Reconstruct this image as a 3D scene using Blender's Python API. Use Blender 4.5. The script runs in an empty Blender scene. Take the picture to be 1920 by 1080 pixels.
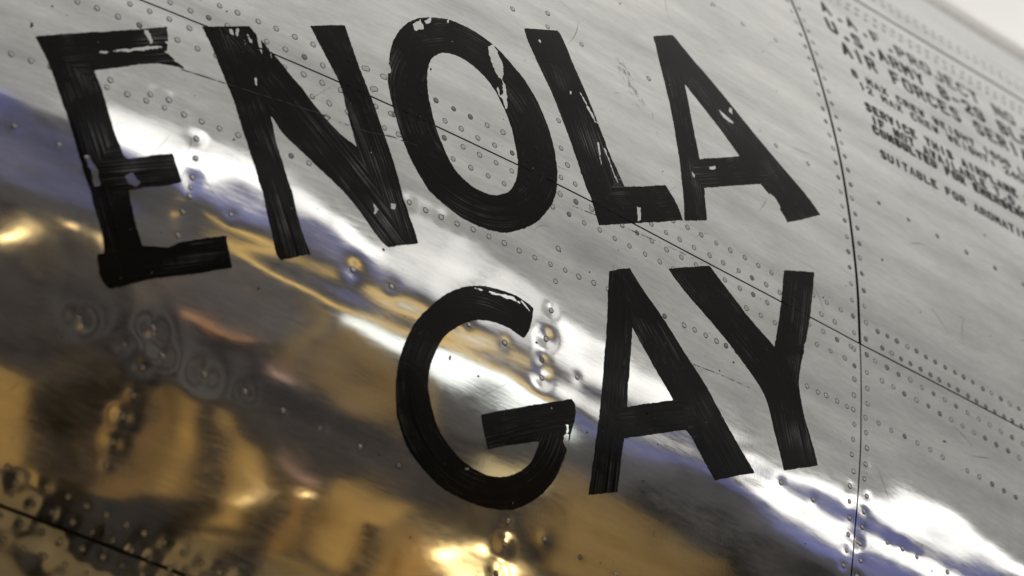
import bpy, math, random
import numpy as np
from mathutils import Matrix, Vector

random.seed(7)
RNG = np.random.default_rng(11)
scene = bpy.context.scene
COL = scene.collection
R = math.radians

AXIS_Z = 3.313            # height of the fuselage axis above the hangar floor
RADIUS = 1.45             # barrel radius; girth t is measured in metres on this radius, 0 at mid-height

# ------------------------------------------------------------------ camera
cd = bpy.data.cameras.new('camera')
cam = bpy.data.objects.new('camera', cd)
COL.objects.link(cam)
scene.camera = cam
cam.matrix_world = Matrix((
    (0.749082, -0.374291, -0.546609, 0.0),
    (-0.661266, -0.372593, -0.651077, -3.55775),
    (0.040029, 0.849165, -0.526609, AXIS_Z - 1.81276),
    (0, 0, 0, 1)))
cd.sensor_width = 36.0
cd.lens = 121.5975
cd.clip_start = 0.05
cd.clip_end = 500.0
cd.dof.use_dof = True
cd.dof.focus_distance = 3.36
cd.dof.aperture_fstop = 5.0

# ------------------------------------------------------------------ light of the exhibition hall
scene.view_settings.view_transform = 'Standard'
scene.view_settings.look = 'None'
scene.view_settings.exposure = 0.0
scene.view_settings.gamma = 1.0
scene.cycles.use_denoising = True
scene.cycles.max_bounces = 6
scene.cycles.glossy_bounces = 4

world = bpy.data.worlds.new('World')
scene.world = world
world.use_nodes = True
wt = world.node_tree
wtc = wt.nodes.new('ShaderNodeTexCoord')
wsep = wt.nodes.new('ShaderNodeSeparateXYZ')
wmr = wt.nodes.new('ShaderNodeMapRange')           # pale vaulted ceiling, brighter towards its crown
wmr.inputs['From Min'].default_value = 0.50
wmr.inputs['From Max'].default_value = 0.95
wmr.inputs['To Min'].default_value = 0.42
wmr.inputs['To Max'].default_value = 1.0
wt.links.new(wtc.outputs['Generated'], wsep.inputs[0])
wt.links.new(wsep.outputs['Z'], wmr.inputs['Value'])
wt.links.new(wmr.outputs[0], wt.nodes['Background'].inputs[1])
wt.nodes['Background'].inputs[0].default_value = (1.0, 0.98, 0.935, 1)

REF = Vector((1.9, -1.3, AXIS_Z + 0.4))

def seen_from_skin(el, az, dist):
    a = R(az)
    return REF + Vector((math.sin(a) * dist, -math.cos(a) * dist, math.tan(R(el)) * dist))

def area_lamp(name, el0, el1, az0, az1, dist, height, color, radiance):
    a, b = seen_from_skin(el0, az0, dist), seen_from_skin(el1, az1, dist)
    mid = (a + b) / 2
    X = (b - a).normalized()
    Z = (mid - REF).normalized()
    Z = (Z - X * Z.dot(X)).normalized()
    Y = Z.cross(X)
    ld = bpy.data.lights.new(name, 'AREA')
    ld.shape = 'RECTANGLE'
    ld.size = (b - a).length
    ld.size_y = height
    ld.color = color
    ld.energy = radiance * math.pi * ld.size * ld.size_y
    o = bpy.data.objects.new(name, ld)
    m = Matrix((X, Y, Z)).transposed().to_4x4()
    m.translation = mid
    o.matrix_world = m
    COL.objects.link(o)
    return o

def bulb(name, el, az, dist, radius, color, radiance):
    ld = bpy.data.lights.new(name, 'POINT')
    ld.shadow_soft_size = radius
    ld.color = color
    ld.energy = radiance * 4 * math.pi * math.pi * radius * radius
    o = bpy.data.objects.new(name, ld)
    o.location = seen_from_skin(el, az, dist)
    COL.objects.link(o)
    return o

# high windows: elevation at both ends, azimuth range, height, radiance, added blue strip lamp below for the fringe
pane_rng = random.Random(4)
for el0, el1, az0, az1, hgt, rad, blue in ((28.6, 27.2, 9.5, 15.5, 1.5, 1.5, 0), (26.0, 25.1, 9.5, 15.5, 1.0, 2.2, .4), (27.2, 26.0, 15.5, 21, 1.2, 1.2, 0), (25.0, 23.9, 15.5, 21, 1.1, 2.5, .3),
                                     (24.3, 22.6, 21.2, 26, 1.3, 1.45, .2),
                                     (23.6, 22.8, 26.4, 30, 2.8, .85, .05), (22.8, 22.0, 30.3, 34, 2.7, .95, .05),
                                     (21.4, 20.6, 34.5, 41, .9, 1.6, 0), (20.0, 19.0, 34.5, 41, .5, 1.0, .25), (18.0, 17.0, 41, 58, 1.0, 2.9, .36)):
    n = max(1, round((az1 - az0) / 2.2))
    for k in range(n):
        f0, f1 = k / n, (k + .9) / n
        area_lamp('window_pane', el0 + (el1 - el0) * f0, el0 + (el1 - el0) * f1, az0 + (az1 - az0) * f0, az0 + (az1 - az0) * f1, 28,
                  hgt * pane_rng.uniform(.85, 1.1), (1.0, 0.985, 0.96), rad * pane_rng.uniform(.7, 1.25))
    if blue:
        area_lamp('blue_strip', el0 - 2.5, el1 - 2.5, az0, az1, 28.5, .9, (0.27, 0.30, 1.0), blue * 1.05)
area_lamp('blue_strip', 24.0, 23.2, -8, 6, 28.5, 2.4, (0.25, 0.28, 1.0), 0.22)
area_lamp('blue_strip', 19.6, 19.0, 2, 13, 28.5, 1.8, (0.30, 0.32, 1.0), 0.10)
area_lamp('white_tube', 15.6, 15.6, 23.0, 34.5, 24, 0.85, (0.93, 1.0, 0.95), 2.1)
area_lamp('amber_tube', 17.6, 17.4, 16, 34, 24, 0.36, (1.0, 0.64, 0.15), 1.15)
area_lamp('orange_tube', 12.6, 12.4, 14.5, 18.5, 24, 0.07, (1.0, 0.45, 0.15), 2.2)
area_lamp('pink_tube', 10.2, 10.0, 20.0, 21.6, 24, 0.28, (1.0, 0.62, 0.48), 0.7)
area_lamp('pink_tube', 1.5, 1.4, 20.0, 21.4, 18, 0.16, (1.0, 0.55, 0.40), 0.7)
area_lamp('amber_tube', 9.2, 8.6, 30, 33, 22, 0.7, (1.0, 0.78, 0.38), 1.0)
for el, az, rad in ((-1.5, 29.9, .13), (-.2, 31.6, .12), (-2.5, 31.9, .13), (-2.2, 33.0, .11), (10.0, 6.0, .09), (12.3, 8.8, .05), (12.0, 11.0, .05), (-.8, 21.0, .05), (-2.4, 18.0, .045)):
    bulb('halogen_lamp', el, az, 17, rad, (1.0, 0.70, 0.30), 26)
for fx, en in ((2, 95), (11, 130), (18, 170), (24, 120)):          # added unseen warm lamps that brighten the foot of the far wall
    ld = bpy.data.lights.new('added_wall_wash', 'AREA')
    ld.shape = 'RECTANGLE'; ld.size = 5; ld.size_y = .3; ld.energy = en; ld.color = (1.0, 0.78, 0.40)
    o = bpy.data.objects.new('added_wall_wash', ld)
    o.location = (fx, -27.5, .6)
    o.rotation_euler = (R(-104), 0, 0)
    COL.objects.link(o)
ld = bpy.data.lights.new('added_back_wall_fill', 'AREA')  # added lamp behind the fuselage, only to brighten the back wall
ld.shape = 'RECTANGLE'; ld.size = 8; ld.size_y = 1; ld.energy = 4700
o = bpy.data.objects.new('added_back_wall_fill', ld)
o.location = (15, 3.0, 4.0)
o.rotation_euler = (R(125), 0, 0)
COL.objects.link(o)

# ------------------------------------------------------------------ materials
def material(name):
    m = bpy.data.materials.new(name)
    m.use_nodes = True
    nt = m.node_tree
    return m, nt, nt.nodes['Principled BSDF']

def node(nt, kind, **kw):
    n = nt.nodes.new(kind)
    for k, v in kw.items():
        setattr(n, k, v)
    return n

def plain(name, color, rough, metallic=0.0):
    m, nt, b = material(name)
    b.inputs['Base Color'].default_value = (*color, 1)
    b.inputs['Roughness'].default_value = rough
    b.inputs['Metallic'].default_value = metallic
    n = node(nt, 'ShaderNodeTexNoise'); n.inputs['Scale'].default_value = 9; n.inputs['Detail'].default_value = 6
    mx = node(nt, 'ShaderNodeMix', data_type='RGBA', blend_type='MULTIPLY')
    mx.inputs[0].default_value = 0.5
    mx.inputs[6].default_value = (*color, 1)
    nt.links.new(n.outputs['Color'], mx.inputs[7])
    hs = node(nt, 'ShaderNodeHueSaturation'); hs.inputs['Saturation'].default_value = 0
    nt.links.new(n.outputs['Color'], hs.inputs['Color'])
    nt.links.new(hs.outputs[0], mx.inputs[7])
    nt.links.new(mx.outputs[2], b.inputs['Base Color'])
    return m

def stretched(nt, uv, sx, sy, scale, detail=4, rough=0.55, rot=0.0):
    mp = node(nt, 'ShaderNodeMapping')
    mp.inputs['Scale'].default_value = (sx, sy, 1)
    mp.inputs['Rotation'].default_value = (0, 0, rot)
    nt.links.new(uv, mp.inputs['Vector'])
    n = node(nt, 'ShaderNodeTexNoise')
    n.inputs['Scale'].default_value = scale
    n.inputs['Detail'].default_value = detail
    n.inputs['Roughness'].default_value = rough
    nt.links.new(mp.outputs[0], n.inputs['Vector'])
    return n.outputs['Fac']

def ramp(nt, fac, a, b, lo=0.0, hi=1.0):
    r = node(nt, 'ShaderNodeMapRange')
    r.inputs['From Min'].default_value = a
    r.inputs['From Max'].default_value = b
    r.inputs['To Min'].default_value = lo
    r.inputs['To Max'].default_value = hi
    nt.links.new(fac, r.inputs['Value'])
    return r.outputs[0]

def math_node(nt, op, a, b):
    n = node(nt, 'ShaderNodeMath', operation=op)
    for i, v in enumerate((a, b)):
        if isinstance(v, (int, float)):
            n.inputs[i].default_value = v
        else:
            nt.links.new(v, n.inputs[i])
    return n.outputs[0]

def metal_material():
    m, nt, b = material('polished_aluminium')
    uv = node(nt, 'ShaderNodeUVMap'); uv.uv_map = 'skin'
    uv = uv.outputs[0]
    b.inputs['Metallic'].default_value = 1.0
    streak = stretched(nt, uv, 5, 34, 1.0, 5)              # long polishing streaks along the barrel
    blotch = stretched(nt, uv, 9, 14, 1.0, 5)
    fine = stretched(nt, uv, 60, 260, 1.0, 3, rot=0.5)
    speck = stretched(nt, uv, 330, 330, 1.0, 2)
    lum = math_node(nt, 'ADD', ramp(nt, streak, .3, .7, .83, 1.14), ramp(nt, blotch, .3, .7, -.08, .08))
    lum = math_node(nt, 'MULTIPLY', lum, ramp(nt, speck, .70, .78, 1.0, .35))
    lum = math_node(nt, 'MULTIPLY', lum, ramp(nt, fine, .3, .7, .93, 1.05))
    c = node(nt, 'ShaderNodeMix', data_type='RGBA', blend_type='MULTIPLY')
    c.inputs[0].default_value = 1.0
    oi = node(nt, 'ShaderNodeObjectInfo')                 # each sheet has its own tone
    nt.links.new(oi.outputs['Color'], c.inputs[6])
    cc = node(nt, 'ShaderNodeCombineColor')
    for i in range(3):
        nt.links.new(lum, cc.inputs[i])
    nt.links.new(cc.outputs[0], c.inputs[7])
    nt.links.new(c.outputs[2], b.inputs['Base Color'])
    ro = math_node(nt, 'ADD', ramp(nt, blotch, .3, .7, .05, .095), ramp(nt, fine, .3, .7, -.012, .02))
    nt.links.new(ro, b.inputs['Roughness'])
    # hand-buffed swirls: very shallow relief
    bm = node(nt, 'ShaderNodeBump')
    bm.inputs['Strength'].default_value = 0.05
    bm.inputs['Distance'].default_value = 0.0002
    h = math_node(nt, 'ADD', fine, math_node(nt, 'MULTIPLY', stretched(nt, uv, 420, 90, 1.0, 2, rot=-.4), .5))
    nt.links.new(h, bm.inputs['Height'])
    nt.links.new(bm.outputs[0], b.inputs['Normal'])
    # the haze of fine scratches: a second, wide lobe
    z = node(nt, 'ShaderNodeBsdfPrincipled')
    z.inputs['Metallic'].default_value = 1.0
    nt.links.new(c.outputs[2], z.inputs['Base Color'])
    nt.links.new(ramp(nt, fine, .3, .7, .30, .42), z.inputs['Roughness'])
    nt.links.new(bm.outputs[0], z.inputs['Normal'])
    ms = node(nt, 'ShaderNodeMixShader')
    nt.links.new(ramp(nt, math_node(nt, 'ADD', blotch, math_node(nt, 'MULTIPLY', streak, .6)), .5, 1.1, .02, .14), ms.inputs[0])
    nt.links.new(b.outputs[0], ms.inputs[1])
    nt.links.new(z.outputs[0], ms.inputs[2])
    nt.links.new(ms.outputs[0], nt.nodes['Material Output'].inputs['Surface'])
    return m

def paint_material():
    m, nt, b = material('brushed_black_paint')
    uv = node(nt, 'ShaderNodeUVMap'); uv.uv_map = 'brush'
    uv = uv.outputs[0]
    skin = node(nt, 'ShaderNodeUVMap'); skin.uv_map = 'skin'
    skin = skin.outputs[0]
    bristle = stretched(nt, uv, 7, 620, 1.0, 3, .6)
    patch = stretched(nt, skin, 22, 22, 1.0, 5, .6)
    at = node(nt, 'ShaderNodeAttribute', attribute_name='wear_sheen')
    wear_sheen = math_node(nt, 'MULTIPLY', at.outputs['Fac'], ramp(nt, patch, .35, .6, .25, 1.0))
    chip = stretched(nt, skin, 150, 150, 1.0, 4, .6)
    b.inputs['Base Color'].default_value = (0.006, 0.0056, 0.0052, 1)
    b.inputs['Coat Weight'].default_value = 0.0
    b.inputs['IOR'].default_value = 1.22
    nt.links.new(ramp(nt, bristle, .3, .7, .08, .30), b.inputs['Roughness'])
    bm = node(nt, 'ShaderNodeBump')
    bm.inputs['Strength'].default_value = 0.3
    bm.inputs['Distance'].default_value = 0.0003
    nt.links.new(math_node(nt, 'ADD', bristle, math_node(nt, 'MULTIPLY', chip, .3)), bm.inputs['Height'])
    nt.links.new(bm.outputs[0], b.inputs['Normal'])
    # thin places where the metal shows between the bristle marks, tiny chips, and sheen mixed into the paint
    thin_sheen = math_node(nt, 'MULTIPLY', ramp(nt, bristle, .50, .80, 0, 1), math_node(nt, 'ADD', ramp(nt, patch, .50, .70, 0, .30), wear_sheen))
    chips = ramp(nt, chip, .72, .745, 0, .9)
    f = math_node(nt, 'MAXIMUM', thin_sheen, chips)
    g = node(nt, 'ShaderNodeBsdfPrincipled')
    g.inputs['Base Color'].default_value = (0.5, 0.495, 0.48, 1)
    g.inputs['Metallic'].default_value = 1.0
    g.inputs['Roughness'].default_value = 0.3
    mix = node(nt, 'ShaderNodeMixShader')
    nt.links.new(f, mix.inputs[0])
    nt.links.new(b.outputs[0], mix.inputs[1])
    nt.links.new(g.outputs[0], mix.inputs[2])
    nt.links.new(mix.outputs[0], nt.nodes['Material Output'].inputs['Surface'])
    return m

METAL = metal_material()
PAINT = paint_material()
STENCIL = plain('stencil_black', (0.012, 0.012, 0.0115), 0.6)
DARK = plain('joint_shade_black', (0.012, 0.012, 0.011), 0.8)  # shade of the joints put into a near-black colour
GRIME = plain('grime', (0.035, 0.032, 0.028), 0.55)
RIVET_BRIGHT = plain('rivet_aluminium', (0.62, 0.615, 0.60), 0.24, 1.0)
RIVET_DULL = plain('rivet_oxidised', (0.30, 0.295, 0.28), 0.36, 1.0)

def new_object(name, me, parent=None, kind=None):
    o = bpy.data.objects.new(name, me)
    COL.objects.link(o)
    if parent is not None:
        o.parent = parent
    if kind:
        o['kind'] = kind
    return o

def mesh_from(name, verts, faces, mats, smooth=True, uvs=None, mat_idx=None):
    me = bpy.data.meshes.new(name)
    verts = np.asarray(verts, dtype=np.float32)
    me.vertices.add(len(verts))
    me.vertices.foreach_set('co', verts.ravel())
    if isinstance(faces, np.ndarray):
        n, k = faces.shape
        loops = faces.ravel()
        starts = np.arange(n) * k
        totals = np.full(n, k)
    else:
        totals = np.array([len(f) for f in faces])
        starts = np.concatenate(([0], np.cumsum(totals)[:-1]))
        loops = np.array([i for f in faces for i in f])
    me.loops.add(len(loops))
    me.loops.foreach_set('vertex_index', loops.astype(np.int32))
    me.polygons.add(len(totals))
    me.polygons.foreach_set('loop_start', starts.astype(np.int32))
    me.polygons.foreach_set('loop_total', totals.astype(np.int32))
    me.polygons.foreach_set('use_smooth', np.full(len(totals), smooth))
    if mat_idx is not None:
        me.polygons.foreach_set('material_index', np.asarray(mat_idx, dtype=np.int32))
    for m in mats:
        me.materials.append(m)
    for nm, uv in (uvs or {}).items():
        layer = me.uv_layers.new(name=nm)
        layer.data.foreach_set('uv', np.asarray(uv, dtype=np.float32)[loops].ravel())
    me.update(calc_edges=True)
    me.validate()
    return me

# ------------------------------------------------------------------ measured marks (station, girth) in 0.1 mm
LETTERS = {
  'E': ['12603,-496,12951,-308,13270,-144,13580,13,13814,149,13839,8,13842,-124,13895,-166,13957,-192,14036,-223,13904,-246,13737,-290,13357,-515,13222,-597,13185,-630,13274,-783,13349,-941,13451,-1164,13573,-1371,13618,-1386,13794,-1279,14029,-1153,14098,-1282,14161,-1406,13967,-1524,13783,-1617,13685,-1684,13744,-1835,13802,-1974,13909,-2146,14073,-2097,14157,-2068,14228,-1992,14455,-1862,14667,-1744,14724,-1874,14784,-2023,14540,-2163,14289,-2299,14051,-2425,13856,-2559,13722,-2659,13686,-2657,13589,-2590,13520,-2391,13584,-2355,13537,-2203,13408,-1971,13346,-1833,13325,-1804,13174,-1537,13039,-1258,12893,-981,12771,-745,12666,-581'],
  'N': ['14166,309,14379,413,14635,531,14689,488,14725,460,14874,367,15033,230,15240,79,15446,-89,15651,-220,15785,-268,15876,-299,15728,56,15652,309,15460,563,15282,842,15473,940,15662,1031,15733,851,15813,653,15899,485,16013,271,16154,-32,16297,-310,16400,-561,16506,-765,16587,-887,16645,-1011,16485,-1095,16334,-1180,16228,-1151,15963,-937,15752,-797,15611,-742,15403,-640,15100,-496,14943,-353,15022,-611,15142,-849,15248,-1049,15386,-1369,15534,-1586,15388,-1667,15246,-1762,15190,-1725,15054,-1411,14956,-1172,14919,-1113,14811,-892,14691,-655,14562,-360,14448,-172,14340,21,14248,180'],
  'O': ['16653,1623,16868,1713,17083,1720,17253,1711,17411,1669,17509,1623,17587,1567,17804,1426,17961,1237,18092,998,18179,715,18215,452,18200,226,18146,47,17984,-207,17816,-359,17610,-490,17421,-543,17142,-551,16931,-507,16718,-423,16692,-410,16490,-207,16330,65,16234,329,16168,567,16161,754,16186,1004,16246,1211,16371,1406,16498,1531', '16775,1246,16942,1296,17136,1286,17331,1190,17462,1057,17574,876,17661,661,17726,395,17720,186,17661,37,17587,-57,17475,-132,17348,-164,17175,-162,16978,-69,16869,65,16765,244,16681,454,16623,679,16605,902,16648,1098'],
  'L': ['17841,2098,18071,2208,18291,2314,18343,2270,18458,1974,18670,1555,18882,1056,19006,874,19089,719,19359,849,19657,1013,19749,925,19841,798,19882,687,19593,533,19353,408,19053,257,18761,104,18739,132,18643,400,18594,440,18407,890,18192,1379,18020,1673,17878,1948'],
  'A': ['19712,3043,19867,3142,20016,3238,20071,3207,20149,3126,20607,2788,21059,2406,21412,2148,21732,1948,21860,1839,21951,1749,21708,1580,21428,1396,21325,1533,21146,1676,21074,1725,20649,1493,20213,1251,20216,1064,20228,851,20076,772,19911,695,19910,1049,19878,1577,19828,2116,19754,2592', '20080,2585,20297,2398,20517,2214,20791,1952,20486,1774,20181,1605,20119,2090'],
  'G': ['18019,-1132,18022,-1262,18004,-1382,17953,-1487,17852,-1461,17734,-1447,17563,-1460,17381,-1516,17234,-1620,17089,-1766,17011,-1928,16964,-2110,16952,-2276,16974,-2391,17054,-2574,17166,-2728,17340,-2853,17518,-2930,17736,-2955,17893,-2924,18049,-2851,18194,-2718,18265,-2563,18290,-2424,18223,-2444,17988,-2564,17731,-2703,17657,-2560,17590,-2409,17865,-2256,18200,-2072,18399,-1967,18596,-1863,18641,-1895,18673,-2010,18639,-2205,18624,-2374,18606,-2489,18539,-2713,18428,-2898,18249,-3085,18046,-3200,17806,-3255,17498,-3267,17243,-3224,17036,-3122,16866,-3013,16782,-2903,16680,-2715,16623,-2472,16615,-2245,16637,-2075,16696,-1867,16823,-1635,16961,-1452,17102,-1310,17299,-1184,17519,-1116,17753,-1087,17904,-1099'],
  'A2': ['18913,-347,19035,-275,19173,-201,19322,-342,19596,-525,19924,-805,20253,-1042,20495,-1296,20768,-1537,20995,-1721,20755,-1846,20485,-1987,20304,-1829,20133,-1668,20048,-1621,19676,-1811,19287,-2006,19281,-2136,19281,-2257,19295,-2558,19126,-2636,18958,-2709,18947,-2306,18953,-1941,18946,-1568,18933,-1041,18919,-655', '19248,-822,19418,-991,19674,-1218,19855,-1377,19568,-1525,19286,-1670,19256,-1444,19271,-1398'],
  'Y': ['19690,22,19958,161,20252,312,20378,229,20752,-28,21168,-241,21204,-70,21260,270,21324,740,21562,842,21779,928,21714,483,21609,-36,21535,-335,21517,-527,21607,-855,21717,-1051,21836,-1319,21598,-1440,21383,-1545,21224,-1203,21104,-894,20969,-751,20638,-526,20261,-320,19890,-131'],
}
CHIPS = {
  'O': ['17355,1596,17413,1665,17466,1619,17497,1544,17550,1481,17546,1344,17522,1265,17500,1265,17467,1282,17403,1384,17374,1504', '17522,1265,17555,1237,17580,1139,17589,968,17556,926,17519,1021,17504,1046,17526,1112', '17447,1117,17469,1155,17486,1104,17490,1040,17464,1071', '16432,1416,16489,1486,16532,1534,16567,1480,16558,1412,16446,1345', '16581,1527,16651,1617,16667,1580,16606,1504', '16856,1691,16880,1703,16879,1661,16855,1653', '16156,786,16182,809,16196,708,16171,697'],
  'E': ['13624,-1564,13683,-1503,13773,-1568,13739,-1622,13662,-1631', '13593,9,13639,33,13698,-75,13672,-107,13623,-38', '13220,-1519,13268,-1500,13364,-1607,13413,-1733,13368,-1770,13300,-1633', '13205,-403,13733,-102,13795,-86,13737,-138,13208,-421'],
  'N': ['14436,402,14472,419,14486,363,14450,346', '14507,455,14535,458,14533,353,14503,381', '14610,451,14641,423,14683,360,14655,357', '14741,-2,14770,-9,14769,-100,14742,-81', '16107,-802,16150,-812,16170,-879,16131,-907', '16307,-717,16356,-719,16344,-776,16308,-774', '15509,0,15569,-22,15561,-62,15507,-50'],
  'L': ['19253,559,19303,576,19317,430,19274,391', '18741,1095,18760,1104,18806,842,18782,819', '18530,1618,18549,1628,18751,1345,18715,1327', '18823,1069,18840,1077,19017,728,18993,716', '18022,2039,18051,2054,18044,2015,18025,2004', '18398,1573,18426,1576,18423,1517,18398,1527'],
  'A': ['21167,1651,21216,1676,21302,1606,21350,1546,21323,1511,21249,1552', '20057,1378,20101,1365,20083,1315,20045,1317', '20740,2609,20784,2596,20762,2509,20720,2538', '20555,2471,20652,2449,20769,2400,20748,2366,20611,2382', '20315,1575,20420,1642,20407,1587,20319,1543'],
  'G': ['18569,-2144,18600,-2132,18616,-2186,18588,-2213', '18561,-2251,18616,-2224,18654,-2357,18627,-2394,18568,-2325', '17321,-1209,17382,-1190,17757,-1120,17857,-1141,17761,-1153,17508,-1183', '17519,-2961,17556,-2958,17548,-2982,17518,-2983'],
  'A2': ['19014,-2022,19041,-2018,19038,-2046,19018,-2048'],
  'Y': ['21586,-33,21625,15,21640,-54,21594,-124'],
}
SCRATCHES = [('14001,-250,14234,-231,14474,-209', 0.8), ('14474,-209,14935,-160,15407,-106,15682,-104,15977,-75,16274,-9,16536,18', 0.8), ('18413,175,18688,202,19089,236,19448,269,19884,291,20252,299', 0.5), ('20075,-897,20509,-855,20840,-845', 0.5)]
SPECKS = [(19068, 2305, 20, 27), (19011, 1964, 11, 36), (18883, 2003, 9, 13), (19350, 1432, 32, 18), (20204, 3771, 13, 18), (19477, 3339, 6, 6), (19607, 2720, 11, 18), (19614, 2558, 11, 18), (18958, 2554, 6, 9), (18415, 2419, 9, 13), (20377, 2140, 9, 13), (20318, 1908, 13, 18), (21732, 3906, 16, 27), (21860, 2114, 9, 13), (21085, 4067, 6, 9), (21260, 4029, 13, 9), (21274, 3925, 9, 9), (22535, 4772, 9, 9), (15704, 1032, 6, 9), (17154, 1129, 5, 5), (18933, 1726, 9, 9), (19282, -3192, 6, 6), (20576, -2732, 9, 13), (17712, -1007, 9, 9), (19774, -1149, 6, 6), (20068, 153, 9, 9), (20376, 795, 5, 5)]
LONE_RIVETS = [(18263,-379,0.1,6), (18258,-742,0.15,6), (18237,-1070,0.2,7), (18215,-1382,0.45,11), (18193,-1610,0.3,8), (18219,-1789,0.4,10), (18634,-1619,0.1,6), (17739,-1613,0.15,7), (17311,-1595,0.1,6), (16418,-1560,0.15,8), (15992,-1555,0.35,12), (16816,-3203,0.1,6), (16386,-3179,0.15,10), (18103,-3279,0.1,6), (18114,-3499,0.4,12), (18096,-3790,0.3,11), (18547,-3299,0.12,7), (18995,-3319,0.12,7), (19440,-3338,0.1,6), (19532,-1630,0.1,6), (21354,-1689,0.1,6), (21813,-1702,0.1,6), (15549,-3138,0.1,6), (15144,-3110,0.2,8), (15949,-3160,0.3,12), (14258,-1505,0.12,7), (14219,-1685,0.3,11), (14684,-1523,0.12,7), (14215,-1926,0.1,7), (13487,-3031,0.45,13), (14169,-2861,0.5,13), (14305,-3082,0.45,13), (14158,-3251,0.4,12), (13942,-3113,0.3,9), (14730,-3101,0.5,14), (12559,-1481,0.15,8), (12979,-1501,0.1,6), (14236,-907,0.25,9), (14254,-1110,0.15,7), (14253,-1312,0.2,9), (14254,-1418,0.2,8), (13344,-655,0.2,8), (13738,-642,0.25,9), (13922,-621,0.25,9), (17705,2284,0.05,5), (18182,2488,0.05,5), (18162,2294,0.05,5), (18617,2304,0.06,5), (19549,2351,0.06,5), (15893,621,0.06,5), (16105,625,0.06,5), (15998,425,0.06,5), (16209,237,0.06,5), (16313,45,0.06,5), (15534,53,0.15,7), (15524,-114,0.2,8), (18238,1116,0.08,5), (18261,787,0.08,5), (14092,-3732,0.3,10), (14068,-3981,0.3,10), (14138,-3518,0.12,7), (14069,-4200,0.06,5), (20860,4248,0.05,5), (21289,4196,0.05,5), (21815,4263,0.05,5), (21390,2410,0.05,5), (21869,2408,0.05,5), (13238,-1521,0.15,7), (22470,-1912,0.3,9), (13748,-5151,0.6,16), (13343,-4631,0.4,10)]
STROKES = {
  'E': ['12695,-498,13780,-2568', '12686,-619,13867,-10', '13461,-1622,14140,-1275', '13587,-2512,14759,-1887'],
  'N': ['14320,318,15387,-1662', '14436,402,16471,-1078', '15474,934,16528,-1054'],
  'L': ['18068,2170,18877,207', '18666,266,19858,872'],
  'A': ['19863,3116,20062,779', '19923,3151,21691,1572', '19994,1326,21124,1943'],
  'A2': ['19036,-293,19125,-2631', '19071,-277,20743,-1862', '19261,-1837,20059,-1480'],
  'Y': ['19958,154,21315,-610', '21191,-232,21612,-1434', '21545,821,21369,-404'],
  'G': ['17606,-2230', '17728,-2534,18637,-1997'],
  'O': ['17167,555'],
}
WORN_SHEEN = [(1.6329, -0.0909, 0.0282, 0.75), (1.6003, -0.0380, 0.0282, 0.5), (1.5517, -0.0237, 0.0235, 0.4), (1.5268, -0.1267, 0.0164, 0.5), (1.5074, -0.0665, 0.0164, 0.35), (1.3670, -0.1481, 0.0211, 0.6), (1.3359, -0.1332, 0.0188, 0.35), (1.8669, 0.1037, 0.0211, 0.45), (1.8947, 0.0780, 0.0141, 0.5), (2.0706, 0.2292, 0.0188, 0.35), (2.1160, 0.1592, 0.0118, 0.6), (2.0069, 0.1329, 0.0141, 0.35), (2.1721, -0.1109, 0.0211, 0.4), (1.7509, -0.1188, 0.0188, 0.4), (1.8540, -0.2389, 0.0188, 0.4), (1.8116, 0.1161, 0.0188, 0.35), (2.0789, -0.1529, 0.0235, 0.3), (1.7057, -0.0512, 0.0188, 0.3), (1.3761, -0.0027, 0.0188, 0.5)]  # worn paint, plus window sheen painted onto the letters
SCUFF = (1.9302, 0.2086)

def pairs(s):
    return np.array([int(v) for v in s.split(',')], dtype=float).reshape(-1, 2) * 1e-4

# ------------------------------------------------------------------ seams and rivets
SEAM_A, SEAM_B, SEAM_C, FRAME_X = 0.0333, 0.6515, -0.4868, 2.2427

RIVETS = []      # x, t, dimple depth (mm), dimple width (mm), dull
def row(x0, pitch, x1, t0, depth, width, slope=0.0, dull=0.1, skip=()):
    x = x0
    while x <= x1:
        if not any(a <= x <= b for a, b in skip):
            RIVETS.append((x + random.gauss(0, .0006), t0 + slope * (x - x0) + random.gauss(0, .0005),
                           depth * random.uniform(.4, 1.5), width * random.uniform(.8, 1.2), random.random() < dull))
        x += pitch

row(1.1904, .0201, 2.218, .0628, .05, 6)
row(1.2011, .0201, 2.222, .0437, .06, 6)
row(1.2026, .0201, 2.230, .0240, .07, 6)
row(1.1928, .0201, 2.226, .0046, .07, 6)
row(1.2032, .0186, 1.98, -.0785, .13, 7, slope=.0330)
row(1.9930, .0143, 2.222, -.0525, .12, 6, slope=.012)
for t in np.arange(.003, .98, .0203):
    if abs(t - SEAM_A) > .006 and abs(t - SEAM_B) > .008:
        RIVETS.append((FRAME_X - .0090 + random.gauss(0, .0008), t + random.gauss(0, .0006), .06, 7, random.random() < .55))
for t in np.arange(-.0145, -.50, -.0174):
    RIVETS.append((FRAME_X - .0105 + random.gauss(0, .0012), t + random.gauss(0, .0006), .10 * random.uniform(.5, 1.6), 7, False))
for t in np.arange(.0030, .98, .0202):
    if abs(t - SEAM_A) > .006 and abs(t - SEAM_B) > .008:
        RIVETS.append((FRAME_X + .0092 + random.gauss(0, .0008), t + random.gauss(0, .0006), .06, 7, random.random() < .6))
for t in np.arange(-.0160, -.50, -.0176):
    RIVETS.append((FRAME_X + .0088 + random.gauss(0, .0012), t + random.gauss(0, .0006), .12 * random.uniform(.5, 1.6), 7, False))
row(2.2702, .0146, 2.95, .0612, .05, 5, slope=-.02, dull=.8)
row(2.2762, .0144, 2.95, .0424, .06, 5, slope=-.03, dull=.8)
row(2.2648, .0175, 2.95, .0215, .06, 6, slope=-.03, dull=.25)
row(2.2730, .0176, 2.95, .0016, .08, 6, slope=-.03, dull=.25)
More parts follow.
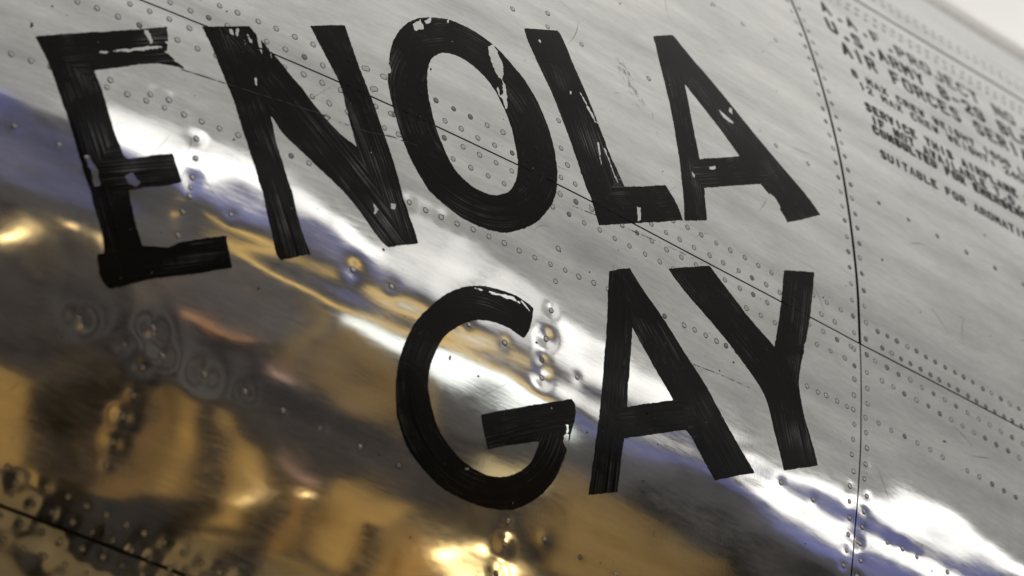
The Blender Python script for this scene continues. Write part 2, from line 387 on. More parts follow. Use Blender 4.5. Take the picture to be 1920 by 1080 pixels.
row(2.2687, .0191, 2.95, -.0500, .22, 9, slope=-.024, dull=.3, skip=((2.372, 2.386),))
row(2.2895, .0225, 2.95, -.1765, .12, 9, dull=.1, skip=((2.34, 2.37),))
row(2.2955, .0467, 2.95, .2415, .10, 9, dull=1)
row(2.2800, .0150, 2.95, .6220, .04, 5, dull=.9)
row(2.2870, .0150, 2.95, .6060, .04, 5, dull=.9)
row(2.2800, .0150, 2.95, .6890, .04, 5, dull=.9)
row(2.2870, .0150, 2.95, .7060, .04, 5, dull=.9)
row(2.3100, .0240, 2.95, .8600, .04, 5, dull=.9)
row(1.2760, .0193, 1.62, -.4700, .24, 8, slope=-.075, dull=.3)
row(1.2840, .0193, 1.62, -.4500, .12, 8, slope=-.09, dull=.3)
row(1.2710, .0195, 1.62, -.4930, .24, 8, slope=-.03, dull=.3)
row(1.2800, .0195, 1.62, -.5120, .24, 8, slope=-.03, dull=.3)
for x, t, a, s in LONE_RIVETS:
    RIVETS.append((x * 1e-4, t * 1e-4, a * (1.25 if a > .34 and x < 15500 else 1.15), s * (.9 if a > .34 else 1), random.random() < .1))
RIV = np.array([(x, t, a * 1e-3, s * 1e-3) for x, t, a, s, d in RIVETS])

# ------------------------------------------------------------------ the skin: a surface of revolution with dents and oil-canning
def barrel(x):
    return RADIUS - 0.13347 * np.maximum(0.0, 1.9113 - x) ** 2

def barrel_slope(x):
    return 2 * 0.13347 * np.maximum(0.0, 1.9113 - x)

WAVES = []
wr = np.random.default_rng(5)
for lo, hi, n, slope in ((.18, .40, 14, .0022), (.08, .16, 20, .0026), (.04, .07, 16, .0009)):
    for _ in range(n):
        wl = wr.uniform(lo, hi)
        th = wr.normal(math.pi / 2, .45)                # crests run mostly along the barrel
        k = 2 * math.pi / wl
        WAVES.append((k * math.cos(th), k * math.sin(th), wr.uniform(0, 6.28), slope / k * wr.uniform(.5, 1.3)))

def bumps(x, t):
    h = np.zeros_like(x)
    for kx, kt, ph, a in WAVES:
        h += a * np.sin(kx * x + kt * t + ph)
    # calm upper skin, livelier low down where the sheet was beaten
    calm = 1 / (1 + np.exp((t - .02) / .05))
    h *= .7 + .55 * calm
    # the sheet is drawn in along the frame and the stringers
    h -= .00022 * np.exp(-((x - FRAME_X) / .016) ** 2)
    for ts, a, w in ((-.056, .00016, .012), (.034, .00010, .022), (-.487, .0004, .02), (-.1765, .00025, .014)):
        h -= a * np.exp(-((t - ts) / w) ** 2)
    # large dents and pillows
    for bx, bt, sx, st_, a in BULGES:
        h += a * np.exp(-((x - bx) / sx) ** 2 - ((t - bt) / st_) ** 2)
    return h

BULGES = [(2.36, -.17, .07, .03, -.0005), (2.02, -.12, .10, .045, .0006), (1.70, -.12, .12, .05, -.0005),
          (1.45, -.30, .10, .06, .0008), (1.62, -.26, .06, .04, -.0008), (1.40, -.40, .07, .05, -.0008), (1.90, -.26, .09, .05, .0007),
          (1.83, -.38, .09, .05, -.0007), (2.12, -.28, .08, .06, .0009), (1.33, -.10, .05, .06, .0006)]

def add_dimples_grid(h, xs, ts):
    for x, t, a, s in RIV:
        i0, i1 = np.searchsorted(xs, (x - 3 * s, x + 3 * s))
        j0, j1 = np.searchsorted(ts, (t - 3 * s, t + 3 * s))
        if i1 > i0 and j1 > j0:
            gx = np.exp(-((xs[i0:i1] - x) / s) ** 2)
            gt = np.exp(-((ts[j0:j1] - t) / s) ** 2)
            h[i0:i1, j0:j1] -= a * gx[:, None] * gt[None, :]

def relief(x, t):
    h = bumps(x, t)
    order = np.argsort(x)
    xo = x[order]
    for rx, rt, a, s in RIV:
        i0, i1 = np.searchsorted(xo, (rx - 3 * s, rx + 3 * s))
        if i1 > i0:
            k = order[i0:i1]
            h[k] -= a * np.exp(-((x[k] - rx) / s) ** 2 - ((t[k] - rt) / s) ** 2)
    return h

def skin_normal(x, t):
    ph = t / RADIUS
    d = barrel_slope(x)
    q = np.sqrt(1 + d * d)
    return np.stack([-d / q, -np.cos(ph) / q, np.sin(ph) / q], -1)

def place(x, t, h):
    ph = t / RADIUS
    r = barrel(x)
    p = np.stack([x, -r * np.cos(ph), AXIS_Z + r * np.sin(ph)], -1)
    return p + skin_normal(x, t) * h[..., None]

def spaced(a, b, f0, f1, fine):
    """grid lines from a to b: fine steps inside f0..f1, growing outside"""
    lo, hi = max(a, f0), min(b, f1)
    if lo >= hi:
        n = max(2, int((b - a) / .06))
        return np.linspace(a, b, n)
    mid = np.linspace(lo, hi, max(2, int(round((hi - lo) / fine)) + 1))
    left, right = [], []
    s, v = fine * 1.4, lo
    while v - s > a:
        v -= s; left.append(v); s = min(s * 1.35, .07)
    if lo > a + 1e-9: left.append(a)
    s, v = fine * 1.4, hi
    while v + s < b:
        v += s; right.append(v); s = min(s * 1.35, .07)
    if hi < b - 1e-9: right.append(b)
    return np.concatenate([left[::-1], mid, right])

# ------------------------------------------------------------------ the aircraft
plane = new_object('aircraft_fuselage', None)
plane.location = (0, 0, 0)
plane['label'] = 'polished riveted aluminium aircraft nose with large hand painted black lettering'
plane['category'] = 'airplane'

GAP = .0009
def skin_panel(x0, x1, t0, t1, label, tone):
    g = GAP
    gx = .0019 if t1 > SEAM_A else g
    xs = spaced(x0 + gx, x1 - gx, 1.16, 2.93, .0028)
    wide = lambda t: .0017 if t == SEAM_C else .0026 if t == SEAM_B else g
    ts = spaced(t0 + wide(t0), t1 - wide(t1), -.60, .74, .0028)
    X, T = np.meshgrid(xs, ts, indexing='ij')
    h = bumps(X, T)
    add_dimples_grid(h, xs, ts)
    # sheet edges roll in very slightly at the joints
    V = place(X, T, h).reshape(-1, 3)
    nx, nt_ = len(xs), len(ts)
    idx = np.arange(nx * nt_).reshape(nx, nt_)
    F = np.stack([idx[:-1, :-1], idx[1:, :-1], idx[1:, 1:], idx[:-1, 1:]], -1).reshape(-1, 4)
    # thickness: a turned edge all the way round
    ring = np.concatenate([idx[:, 0], idx[-1, 1:], idx[-2::-1, -1], idx[0, -2:0:-1]])
    hx, ht = X.ravel()[ring], T.ravel()[ring]
    low = place(hx, ht, h.ravel()[ring] - .0022)
    base = len(V)
    n = len(ring)
    k = np.arange(n)
    S = np.stack([ring[k], base + n + 0 * k + k, base + n + (k + 1) % n, ring[(k + 1) % n]], -1)
    top_copy = V[ring]
    V = np.concatenate([V, top_copy, low])
    S = np.stack([base + k, base + n + k, base + n + (k + 1) % n, base + (k + 1) % n], -1)
    S = S[:, ::-1]
    uv = np.concatenate([np.stack([X.ravel(), T.ravel()], -1), np.stack([hx, ht], -1), np.stack([hx, ht], -1)])
    faces = np.concatenate([F, S])
    mi = np.concatenate([np.zeros(len(F)), np.ones(len(S))])
    me = mesh_from('skin_panel', V, faces, [METAL, DARK], True, {'skin': uv}, mi)
    o = new_object('skin_panel', me, plane)
    o['label'] = label
    o.color = (*tone, 1)
    return o

HALF = math.pi * RADIUS
X0, X1 = -1.20, 6.0
PANELS = []
for (a, b, side) in ((X0, FRAME_X, 'ahead of'), (FRAME_X, X1, 'behind')):
    for (t0, t1, what) in ((-HALF, SEAM_C, 'belly'), (SEAM_C, SEAM_A, 'lower side'), (SEAM_A, SEAM_B, 'upper side'), (SEAM_B, HALF, 'top')):
        k = {('upper side', 'ahead of'): .665, ('lower side', 'ahead of'): .69, ('upper side', 'behind'): .615, ('lower side', 'behind'): .64}.get((what, side), .65)
        o = skin_panel(a, b, t0, t1, '%s skin panel %s the frame joint' % (what, side), (k, k * .99, k * .965))
        PANELS.append((a, b, t0, t1, o))

def panel_at(x, t):
    for a, b, t0, t1, o in PANELS:
        if a <= x < b and t0 <= t < t1:
            return o
    return PANELS[0][4]

# structure under the joints, their shade put into its dark colour
xs = spaced(X0, X1, 1.1, 3.0, .03)
ts = np.linspace(-HALF, HALF, 181)
Xg, Tg = np.meshgrid(xs, ts, indexing='ij')
idx = np.arange(Xg.size).reshape(Xg.shape)
F = np.stack([idx[:-1, :-1], idx[1:, :-1], idx[1:, 1:], idx[:-1, 1:]], -1).reshape(-1, 4)
new_object('inner_structure', mesh_from('inner_structure', place(Xg, Tg, np.full(Xg.shape, -.006)).reshape(-1, 3), F, [DARK]), plane)

# ------------------------------------------------------------------ rivets
def rivet_mesh(head):
    n = 10
    prof = ((.0014, .00016), (.0020, .00012), (.0023, .00003), (.0030, .00002))
    vs = [(0, 0, .00046)] if False else []
    for r, z in prof:
        for i in range(n):
            a = 2 * math.pi * i / n
            vs.append((r * math.cos(a), r * math.sin(a), z))
    fs, mi = [tuple(range(n))], [0]
    for k in range(3):
        for i in range(n):
            j = (i + 1) % n
            fs.append((k * n + i, (k + 1) * n + i, (k + 1) * n + j, k * n + j))
            mi.append(1 if k == 2 else 0)
    return vs, fs, mi
rv, rf, rm = rivet_mesh(0)
RIVET_ME = [mesh_from('rivet', rv, rf, [mat, GRIME], True, None, rm) for mat in (RIVET_BRIGHT, RIVET_DULL)]
rx = np.array([r[0] for r in RIVETS]); rt = np.array([r[1] for r in RIVETS])
e = .0012
rh = relief(rx, rt)
P = place(rx, rt, rh)
Px = place(rx + e, rt, relief(rx + e, rt)) - place(rx - e, rt, relief(rx - e, rt))
Pt = place(rx, rt + e, relief(rx, rt + e)) - place(rx, rt - e, relief(rx, rt - e))
cam_pos = np.array(cam.matrix_world.translation)
Mi = np.array(cam.matrix_world.inverted())
def in_view(p):
    q = Mi[:3, :3] @ p + Mi[:3, 3]
    u, v = q[0] / -q[2] * cd.lens / 18.0, q[1] / -q[2] * cd.lens / 18.0
    return -q[2] if abs(u) < 1.03 and abs(v) < .60 else 99 - q[2]
order = sorted(range(len(RIVETS)), key=lambda i: in_view(P[i]))
single = set(order[:300])
rest = {}
for i in range(len(RIVETS)):
    X = Vector(Px[i]).normalized()
    Z = X.cross(Vector(Pt[i])).normalized()
    Y = Z.cross(X)
    s = random.uniform(.92, 1.1)
    m = (Matrix((X * s, Y * s, Z * s)).transposed()).to_4x4()
    m.translation = Vector(P[i]) + Z * .00008
    pan = panel_at(rx[i], rt[i])
    if i in single:
        o = new_object('rivet', RIVET_ME[1 if RIVETS[i][4] else 0], pan)
        o.matrix_local = m
    else:
        rest.setdefault((pan.name), []).append((m, RIVETS[i][4]))
for pname, lst in rest.items():
    V, Fc, Mx = [], [], []
    for m, dull in lst:
        b = len(V)
        V += [tuple(m @ Vector(v)) for v in rv]
        Fc += [tuple(q + b for q in f) for f in rf]
        Mx += [(2 if dull else 0) if k == 0 else 1 for k in rm]
    new_object('rivet_rows', mesh_from('rivet_rows', V, Fc, [RIVET_BRIGHT, GRIME, RIVET_DULL], True, None, Mx), bpy.data.objects[pname], 'stuff')

# ------------------------------------------------------------------ painted marks: signed-distance fields cut with marching squares and laid on the skin
def value_noise(x, y, seed):
    g = np.random.default_rng(seed).uniform(-1, 1, (64, 64))
    xi, yi = np.floor(x).astype(int), np.floor(y).astype(int)
    fx, fy = x - xi, y - yi
    fx, fy = fx * fx * (3 - 2 * fx), fy * fy * (3 - 2 * fy)
    q = lambda a, b: g[a % 64, b % 64]
    return (q(xi, yi) * (1 - fx) + q(xi + 1, yi) * fx) * (1 - fy) + (q(xi, yi + 1) * (1 - fx) + q(xi + 1, yi + 1) * fx) * fy

def segment_field(X, T, A, B):
    """distance to the nearest of many segments, with the length along the outline"""
    best = np.full(X.shape, 1e9); along = np.zeros(X.shape)
    s0 = 0.0
    for (ax, at), (bx, bt) in zip(A, B):
        dx, dt = bx - ax, bt - at
        L = math.hypot(dx, dt) + 1e-12
        u = np.clip(((X - ax) * dx + (T - at) * dt) / (L * L), 0, 1)
        d = (X - ax - u * dx) ** 2 + (T - at - u * dt) ** 2
        k = d < best
        best[k] = d[k]; along[k] = (s0 + u * L)[k]
        s0 += L
    return np.sqrt(best), along

def inside(X, T, poly):
    c = np.zeros(X.shape, bool)
    for (ax, at), (bx, bt) in zip(poly, np.roll(poly, -1, axis=0)):
        k = ((at > T) != (bt > T)) & (X < (bx - ax) * (T - at) / (bt - at + 1e-15) + ax)
        c ^= k
    return c

def polygon_sdf(X, T, polys):
    ins = np.zeros(X.shape, bool)
    A, B = [], []
    for p in polys:
        ins ^= inside(X, T, p)
        A.append(p); B.append(np.roll(p, -1, axis=0))
    d, along = segment_field(X, T, np.concatenate(A), np.concatenate(B))
    return np.where(ins, d, -d), along

def contour_mesh(F, x0, t0, cell):
    """polygons of F > 0 on a regular grid (marching squares, linear edges)"""
    pos = F > 0
    nx, ny = F.shape
    vid = {}
    verts = []
    def corner(i, j):
        k = (0, i, j)
        if k not in vid:
            vid[k] = len(verts); verts.append((x0 + i * cell, t0 + j * cell))
        return vid[k]
    def edge(i, j, d):
        k = (1 + d, i, j)
        if k not in vid:
            a, b = F[i, j], (F[i + 1, j] if d == 0 else F[i, j + 1])
            u = a / (a - b)
            vid[k] = len(verts)
            verts.append((x0 + (i + (u if d == 0 else 0)) * cell, t0 + (j + (u if d == 1 else 0)) * cell))
        return vid[k]
    cnt = pos[:-1, :-1].astype(int) + pos[1:, :-1] + pos[1:, 1:] + pos[:-1, 1:]
    faces = []
    for i, j in np.argwhere(cnt == 4):
        faces.append((corner(i, j), corner(i + 1, j), corner(i + 1, j + 1), corner(i, j + 1)))
    for i, j in np.argwhere((cnt > 0) & (cnt < 4)):
        cs = ((i, j), (i + 1, j), (i + 1, j + 1), (i, j + 1))
        es = ((i, j, 0), (i + 1, j, 1), (i, j + 1, 0), (i, j, 1))
        poly = []
        for q in range(4):
            a, b = cs[q], cs[(q + 1) % 4]
            if pos[a]: poly.append(corner(*a))
            if pos[a] != pos[b]: poly.append(edge(*es[q]))
        if len(poly) >= 3:
            faces.append(tuple(poly))
    return np.array(verts), faces

def painted(name, F, x0, t0, cell, mat, lift, brush=None, parent=plane, kind=None, label=None):
    v, f = contour_mesh(F, x0, t0, cell)
    if not len(f):
        return None
    x, t = v[:, 0], v[:, 1]
    V = relief(x, t) + lift
    if brush is not None:                                  # paint lies over the rivet heads
        for qx, qt in RIV[:, :2]:
            if x.min() < qx < x.max() and t.min() < qt < t.max():
                V += .00016 * np.exp(-(((x - qx) ** 2 + (t - qt) ** 2) / .0024 ** 2) ** 2)
    V = place(x, t, V)
    uvs = {'skin': np.stack([x, t], -1)}
    if brush is not None:
        i = np.clip(((x - x0) / cell).round().astype(int), 0, F.shape[0] - 1)
        j = np.clip(((t - t0) / cell).round().astype(int), 0, F.shape[1] - 1)
        uvs['brush'] = np.stack([brush[0][i, j], brush[1][i, j]], -1)
        wear_sheen = np.zeros(len(x))
        for wx, wt_, rx_, a in WORN_SHEEN:
            wear_sheen = np.maximum(wear_sheen, a * np.exp(-(((x - wx) ** 2 + (t - wt_) ** 2) / rx_ ** 2)))
    o = new_object(name, mesh_from(name, V, f, [mat], True, uvs), parent, kind)
    if label: o['label'] = label
    if brush is not None:
        o.data.attributes.new('wear_sheen', 'FLOAT', 'POINT').data.foreach_set('value', wear_sheen.astype(np.float32))
    return o

def soften(p):
    """corner-cutting that keeps the sharp corners of the letter"""
    for _ in range(2):
        q = []
        n = len(p)
        for i in range(n):
            a, c, d = p[i - 1], p[i], p[(i + 1) % n]
            u, v = c - a, d - c
            turn = abs(math.atan2(u[0] * v[1] - u[1] * v[0], u @ v))
            if turn > .7:
                q.append(c)
            else:
                q += [c - u * .22, c + v * .22]
        p = np.array(q)
    return p

# ragged ends where the brush ran dry: letter, centre (x, t), radius, streak direction
DRY = {'E': [((1.4090, -.012), .030, 0.0)], 'N': [((1.4750, .040), .022, 1.9)], 'L': [((1.93, -.02), .02, 0)], 'G': [((1.80, -.098), .03, -.5)]}
CELL = .0009
for key, texts in LETTERS.items():
    polys = [soften(pairs(s)) for s in texts]
    allp = np.concatenate(polys)
    x0, t0 = allp.min(0) - .004
    x1, t1 = allp.max(0) + .004
    nx, ny = int((x1 - x0) / CELL) + 1, int((t1 - t0) / CELL) + 1
    X, T = np.meshgrid(x0 + np.arange(nx) * CELL, t0 + np.arange(ny) * CELL, indexing='ij')
    F, along = polygon_sdf(X, T, polys)
    edge_run = along
    across = F.copy()
    best = np.full(X.shape, 1e9)
    for s in STROKES[key]:                                 # brush direction: straight pulls or a sweep round the bowl
        q = pairs(s)
        if len(q) == 1:
            dx, dt = X - q[0, 0], T - q[0, 1]
            rad_ = np.hypot(dx, dt)
            best[:] = .012; along = np.arctan2(dt, dx) * .085; across = rad_.copy()
        else:
            d, al = segment_field(X, T, q[:1], q[1:])
            u = (q[1] - q[0]) / np.linalg.norm(q[1] - q[0])
            ac = (T - q[0, 1]) * u[0] - (X - q[0, 0]) * u[1]
            k = d < best
            best[k] = d[k]; along = np.where(k, al, along); across = np.where(k, ac + q[0, 0], across)
    sd = sum(map(ord, key))
    # hand-painted edge: slow wobble, bristle tooth
    F += .00035 * value_noise(X / .012, T / .012, sd) + .00030 * value_noise(X / .0028, T / .0028, sd + 1) + .00022 * value_noise(edge_run / .0016, edge_run * 0, sd + 2)
    for (cx, ct), rad, ang in DRY.get(key, ()):
        w = np.exp(-(((X - cx) ** 2 + (T - ct) ** 2) / rad ** 2) ** 2)
        u = (X - cx) * math.cos(ang) + (T - ct) * math.sin(ang)
        v = -(X - cx) * math.sin(ang) + (T - ct) * math.cos(ang)
        n = value_noise(u / .03 + 9, v / .0016 + 9, sd + 3) + .5 * value_noise(u / .008 + 9, v / .0011 + 9, sd + 4)
        F = np.minimum(F, .004 - w * (n > .15) * (n - .15) * .012 - w * .0008)
    for s in CHIPS.get(key, ()):
        d, _ = polygon_sdf(X, T, [pairs(s)])
        d += .0010 * value_noise(X / .0035, T / .0035, sd + 6) + .0006 * value_noise(X / .0014, T / .0014, sd + 8)
        F = np.minimum(F, -d)
    # paint is broken where it crosses the panel joint
    F = np.minimum(F, np.abs(T - SEAM_A) - .00035 + .0002 * value_noise(X / .004, T * 0, sd + 7))
    letter = key[0]
    painted('painted_letter', F, x0, t0, CELL, PAINT, .00028, (along, across), label='big hand painted black letter %s' % letter)

# ------------------------------------------------------------------ stencilled data block
GLYPH = {  # strokes on a 4 x 6 box
 'A': '0,0,2,6;2,6,4,0;.9,2,3.1,2', 'B': '0,0,0,6;0,6,3,6;3,6,3.8,4.6;3.8,4.6,3,3.2;0,3.1,3,3.1;3,3.1,4,1.6;4,1.6,3,0;3,0,0,0',
 'C': '4,5,3,6;3,6,1,6;1,6,0,5;0,5,0,1;0,1,1,0;1,0,3,0;3,0,4,1', 'D': '0,0,0,6;0,6,2.6,6;2.6,6,4,4.5;4,4.5,4,1.5;4,1.5,2.6,0;2.6,0,0,0',
 'E': '4,6,0,6;0,6,0,0;0,0,4,0;0,3.1,3,3.1', 'F': '4,6,0,6;0,6,0,0;0,3.1,3,3.1', 'G': '4,5,3,6;3,6,1,6;1,6,0,5;0,5,0,1;0,1,1,0;1,0,3,0;3,0,4,1;4,1,4,2.8;4,2.8,2.2,2.8',
 'H': '0,0,0,6;4,0,4,6;0,3,4,3', 'I': '2,0,2,6', 'J': '4,6,4,1;4,1,3,0;3,0,1,0;1,0,0,1', 'K': '0,0,0,6;4,6,0,2.6;1.3,3.6,4,0', 'L': '0,6,0,0;0,0,4,0',
 'M': '0,0,0,6;0,6,2,3;2,3,4,6;4,6,4,0', 'N': '0,0,0,6;0,6,4,0;4,0,4,6', 'O': '1,0,0,1;0,1,0,5;0,5,1,6;1,6,3,6;3,6,4,5;4,5,4,1;4,1,3,0;3,0,1,0',
 'P': '0,0,0,6;0,6,3,6;3,6,4,5;4,5,4,4;4,4,3,3;3,3,0,3', 'R': '0,0,0,6;0,6,3,6;3,6,4,5;4,5,4,4;4,4,3,3;3,3,0,3;2,3,4,0', 'S': '4,5.2,3,6;3,6,1,6;1,6,0,5;0,5,.4,3.7;.4,3.7,3.6,2.4;3.6,2.4,4,1;4,1,3,0;3,0,1,0;1,0,0,.8',
 'T': '0,6,4,6;2,6,2,0', 'U': '0,6,0,1;0,1,1,0;1,0,3,0;3,0,4,1;4,1,4,6', 'V': '0,6,2,0;2,0,4,6', 'W': '0,6,.9,0;.9,0,2,4;2,4,3.1,0;3.1,0,4,6', 'X': '0,0,4,6;0,6,4,0', 'Y': '0,6,2,3;4,6,2,3;2,3,2,0',
 '0': '1,0,0,1;0,1,0,5;0,5,1,6;1,6,3,6;3,6,4,5;4,5,4,1;4,1,3,0;3,0,1,0', '1': '1,5,2,6;2,6,2,0', '2': '0,5,1,6;1,6,3,6;3,6,4,5;4,5,4,4;4,4,0,0;0,0,4,0', '4': '3,0,3,6;3,6,0,2;0,2,4,2', '6': '4,5.2,3,6;3,6,1,6;1,6,0,5;0,5,0,1;0,1,1,0;1,0,3,0;3,0,4,1;4,1,4,2.4;4,2.4,3,3.3;3,3.3,0,3.1',
 '8': '1,3.1,.2,4.2;.2,4.2,.2,5;.2,5,1,6;1,6,3,6;3,6,3.8,5;3.8,5,3.8,4.2;3.8,4.2,3,3.1;3,3.1,1,3.1;1,3.1,0,2;0,2,0,1;0,1,1,0;1,0,3,0;3,0,4,1;4,1,4,2;4,2,3,3.1', '9': '0,.8,1,0;1,0,3,0;3,0,4,1;4,1,4,5;4,5,3,6;3,6,1,6;1,6,0,5;0,5,0,3.8;0,3.8,1,2.8;1,2.8,4,2.9',
 '-': '.6,3,3.4,3', '.': '1.8,.2,2.2,.2', ':': '1.8,1,2.2,1;1.8,4,2.2,4'}
LINES = [('A.A.F.PROJECT NO. 98', 2.3030, .5600, .0210, .0205, .0017), ('U.S.ARMY B-29 BLOCK 45', 2.2994, .5215, .0207, .0210, .0021),
         ('AIR FORCES SERIAL NO.', 2.3092, .4850, .0202, .0212, .0020), ('8 MAX CREW WEIGHT 1600 LBS', 2.3102, .4470, .01212, .0108, .0013),
         ('12 MAX CREW WEIGHT: 2400 LBS', 2.3166, .4290, .01200, .0108, .00115), ('SERVICE THIS AIRPLANE WITH GRADE', 2.3154, .3935, .01209, .0115, .0016),
         ('IF NOT AVAILABLE T.O. 06-5-1', 2.3195, .3745, .01190, .0115, .00145), ('CONSULTED FOR EMERGENCY', 2.3169, .3580, .01170, .0108, .0017),
         ('SUITABLE FOR AROMATIC FUEL', 2.3188, .3210, .01162, .0105, .00125)]
for text, x0, t0, pitch, cap, half in LINES:
    w = pitch * .66 - half
    cell = .0008 if cap > .015 else .0006
    gx0, gt0 = x0 - .004, t0 - .004
    ny = int((cap + .008) / cell)
    for k, ch in enumerate(text):
        if ch not in GLYPH: continue
        ox = x0 + k * pitch
        if ox > 2.94: continue
        A, B = [], []
        for s in GLYPH[ch].split(';'):
            a, b, c, d = (float(q) for q in s.split(','))
            A.append((ox + a / 4 * w, t0 + b / 6 * cap)); B.append((ox + c / 4 * w, t0 + d / 6 * cap))
        gx0 = ox - .003
        X, T = np.meshgrid(gx0 + np.arange(int((pitch + .004) / cell)) * cell, gt0 + np.arange(ny) * cell, indexing='ij')
        d, _ = segment_field(X, T, A, B)
        F = half * 1.28 * (1.5 if ch in '.:' else 1.0) - d
        if ch in 'ABDOPR0689':                            # stencil bridge
            F = np.minimum(F, np.abs(X - (ox + w * .5)) - .0005)
        F += .0003 * value_noise(X / .004, T / .004, len(text))
        painted('stencil_letter', F, gx0, gt0, cell, STENCIL, .0002)

# ------------------------------------------------------------------ scratches and specks on the skin
for s, w in SCRATCHES:
    p = pairs(s)
    x0, t0 = p.min(0) - .004
    x1, t1 = p.max(0) + .004
    cell = .0006
    nx, ny = int((x1 - x0) / cell) + 1, int((t1 - t0) / cell) + 1
    X, T = np.meshgrid(x0 + np.arange(nx) * cell, t0 + np.arange(ny) * cell, indexing='ij')
    d, al = segment_field(X + .0006 * value_noise(X / .02, T / .02, 3), T + .0006 * value_noise(X / .02, T / .02, 4), p[:-1], p[1:])
    F = w * .0005 * (.85 + .5 * value_noise(al / .006, al * 0, 9)) - d
    painted('scratch', F, x0, t0, cell, GRIME, .00034)

V, Fc = [], []
marks = [(x * 1e-4, t * 1e-4, a * 1e-5, b * 1e-5) for x, t, a, b in SPECKS]
for _ in range(260):
    x, t = random.uniform(1.25, 2.9), random.uniform(-.5, .6)
    r = abs(random.gauss(0, .0005)) + .00025
    marks.append((x, t, r * random.uniform(.7, 1.6), r * random.uniform(.7, 1.6)))
for x, t, a, b in marks:
    n = 8
    th = np.arange(n) * 2 * math.pi / n
    k = np.array([random.uniform(.75, 1.2) for _ in range(n)])
    xx, tt = x + a * k * np.cos(th), t + b * k * np.sin(th)
    q = place(xx, tt, relief(xx, tt) + .0003)
    b0 = len(V)
    V += [tuple(v) for v in q]
    Fc.append(tuple(range(b0, b0 + n)))
# hairline scratches and the scuffed patch beside the first letter A
V2, F2 = [], []
hair = []
for _ in range(110):
    hair.append((random.uniform(1.25, 2.85), random.uniform(-.5, .6), random.gauss(0, .7), random.uniform(.008, .05), random.uniform(.00012, .00028)))
for _ in range(46):
    u = random.gauss(0, .5)
    hair.append((SCUFF[0] + u * .022 + random.gauss(0, .004), SCUFF[1] - u * .030 + random.gauss(0, .005), -1.0 + random.gauss(0, .25), random.uniform(.003, .010), random.uniform(.00015, .0003)))
for x, t, ang, ln, wd in hair:
    n = 6
    f = np.linspace(-.5, .5, n)
    bend = random.gauss(0, .06) * ln
    cx, ct = x + f * ln * math.cos(ang) - bend * 4 * f * f * math.sin(ang), t + f * ln * math.sin(ang) + bend * 4 * f * f * math.cos(ang)
    w = wd * (1 - (2 * f) ** 2) * .5 + .00003
    ex, et = -math.sin(ang) * w, math.cos(ang) * w
    A = place(cx + ex, ct + et, relief(cx + ex, ct + et) + .00032)
    B = place(cx - ex, ct - et, relief(cx - ex, ct - et) + .00032)
    b0 = len(V2)
    V2 += [tuple(v) for v in A] + [tuple(v) for v in B]
    F2 += [(b0 + k, b0 + n + k, b0 + n + k + 1, b0 + k + 1) for k in range(n - 1)]
new_object('hairline_scratches', mesh_from('hairline_scratches', V2, F2, [GRIME]), plane, 'stuff')

new_object('paint_speck', mesh_from('paint_speck', V, Fc, [GRIME]), plane, 'stuff')

# ------------------------------------------------------------------ what the skin mirrors: the hall floor and the far wall
def box_mesh(name, boxes, mats):
    V, Fc, Mx = [], [], []
    for (x0, y0, z0, x1, y1, z1, mi) in boxes:
        b = len(V)
        V += [(x0, y0, z0), (x1, y0, z0), (x1, y1, z0), (x0, y1, z0), (x0, y0, z1), (x1, y0, z1), (x1, y1, z1), (x0, y1, z1)]
        for f in ((3, 2, 1, 0), (4, 5, 6, 7), (0, 1, 5, 4), (1, 2, 6, 5), (2, 3, 7, 6), (3, 0, 4, 7)):
            Fc.append(tuple(q + b for q in f)); Mx.append(mi)
    return mesh_from(name, V, Fc, mats, False, None, Mx)

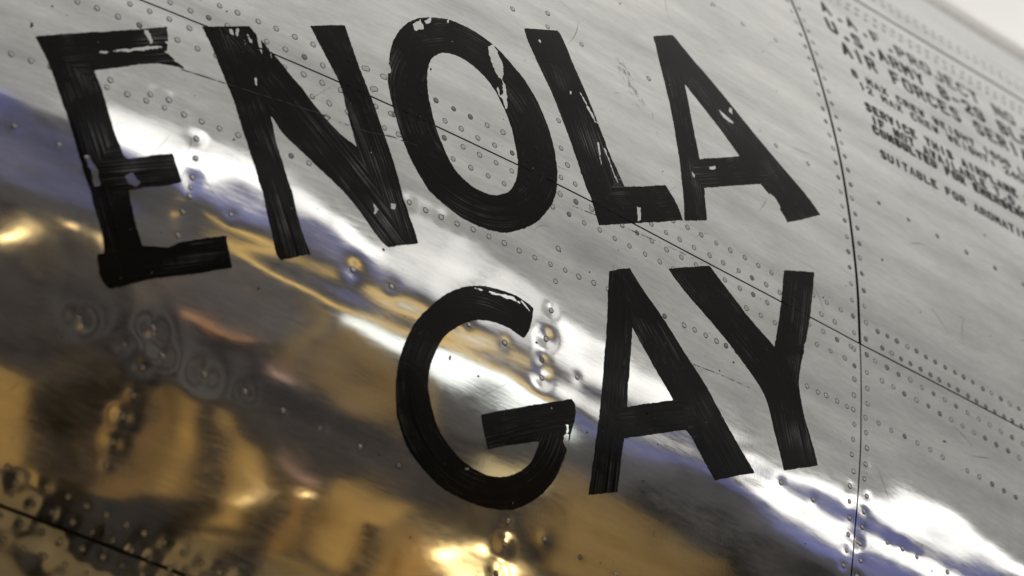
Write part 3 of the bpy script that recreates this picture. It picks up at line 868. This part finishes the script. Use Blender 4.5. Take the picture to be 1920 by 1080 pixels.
FLOOR = plain('hall_floor', (0.36, 0.255, 0.11), 0.4)
WALL_DARK = plain('hall_wall_dark', (0.032, 0.033, 0.045), 0.8)
WALL_TOP = plain('hall_wall_blue_grey', (0.135, 0.137, 0.155), 0.8)
TAN = plain('hall_wall_tan', (0.52, 0.34, 0.105), 0.7)
OCHRE = plain('hall_wall_ochre', (0.36, 0.21, 0.06), 0.7)
UMBER = plain('hall_wall_umber', (0.15, 0.11, 0.055), 0.7)
WAINSCOT = plain('hall_wall_brown', (0.055, 0.043, 0.026), 0.7)
BLACK = plain('hall_silhouette_black', (0.01, 0.01, 0.012), 0.8)  # for the added panel and boxes that mirror as dark shapes
new_object('hall_floor', box_mesh('hall_floor', [(-60, -70, -.2, 90, 30, 0, 0)], [FLOOR]), None, 'structure')
W = [(-50, -33, 0, 90, -32.2, 5.6, 4), (-50, -33, 5.6, 90, -32.25, 11.0, 0), (-50, -33, 11.0, 90, -32.0, 17.6, 1)]
wr = random.Random(3)
x = -20.0
while x < 70:
    wd = wr.uniform(.5, 2.6)
    h = wr.uniform(2.5, 6.2) if x < 14 else wr.uniform(4.0, 10.5) if x < 21 else wr.uniform(2.0, 4.6)
    W.append((x, -32.2, wr.uniform(-.0, 2.4), x + wd, -31.6 + wr.uniform(-.2, .2), h, wr.choice((2, 2, 5, 6))))
    x += wd + wr.uniform(.25, 1.5)
for x in (13.6, 14.7, 15.5, 16.6, 17.3):
    W.append((x, -32.2, 10.2, x + wr.uniform(.35, .7), -31.5, 13.2, 2))
for x in (5.4, 6.6, 7.3, 8.4, 9.7, 10.4, 11.6, 12.6):
    W.append((x, -32.2, wr.uniform(5.8, 7.0), x + wr.uniform(.25, .8), -31.6, wr.uniform(8.5, 11.5), 1))
W.append((26.0, -32.2, 0, 37.0, -31.0, 13.0, 3))  # added black panel, gives a dark patch in the reflection
W.append((3.6, -32.2, .8, 6.9, -31.2, 5.0, 2))
W.append((7.2, -32.2, .2, 9.0, -31.25, 4.4, 5))
W.append((9.4, -32.2, .6, 12.2, -31.2, 4.9, 2))
W.append((22.4, -32.2, 5.6, 25.6, -31.3, 11.0, 2))
for x, wd, h in ((2.2, .35, 3.0), (4.0, .62, 4.1), (4.15, .3, 4.45), (5.4, .34, 4.0), (3.9, 2.0, 2.7), (6.5, .3, 2.9), (8.1, .25, 3.3), (10.6, .6, 3.6), (12.9, .3, 3.0), (14.4, .9, 4.4), (17.5, .5, 3.2), (20, 1.2, 4.0)):  # added free-standing boxes, mirrored as dark silhouettes
    W.append((x, -15, 0, x + wd, -14.5, h, 3))
new_object('hall_wall', box_mesh('hall_wall', W, [WALL_DARK, WALL_TOP, TAN, BLACK, WAINSCOT, OCHRE, UMBER]), None, 'structure')
WHITE = plain('hall_wall_white', (0.85, 0.845, 0.82), 0.8)
new_object('hall_back_wall', box_mesh('hall_back_wall', [(2, 5, 0, 30, 5.5, 17.5, 0)], [WHITE]), None, 'structure')
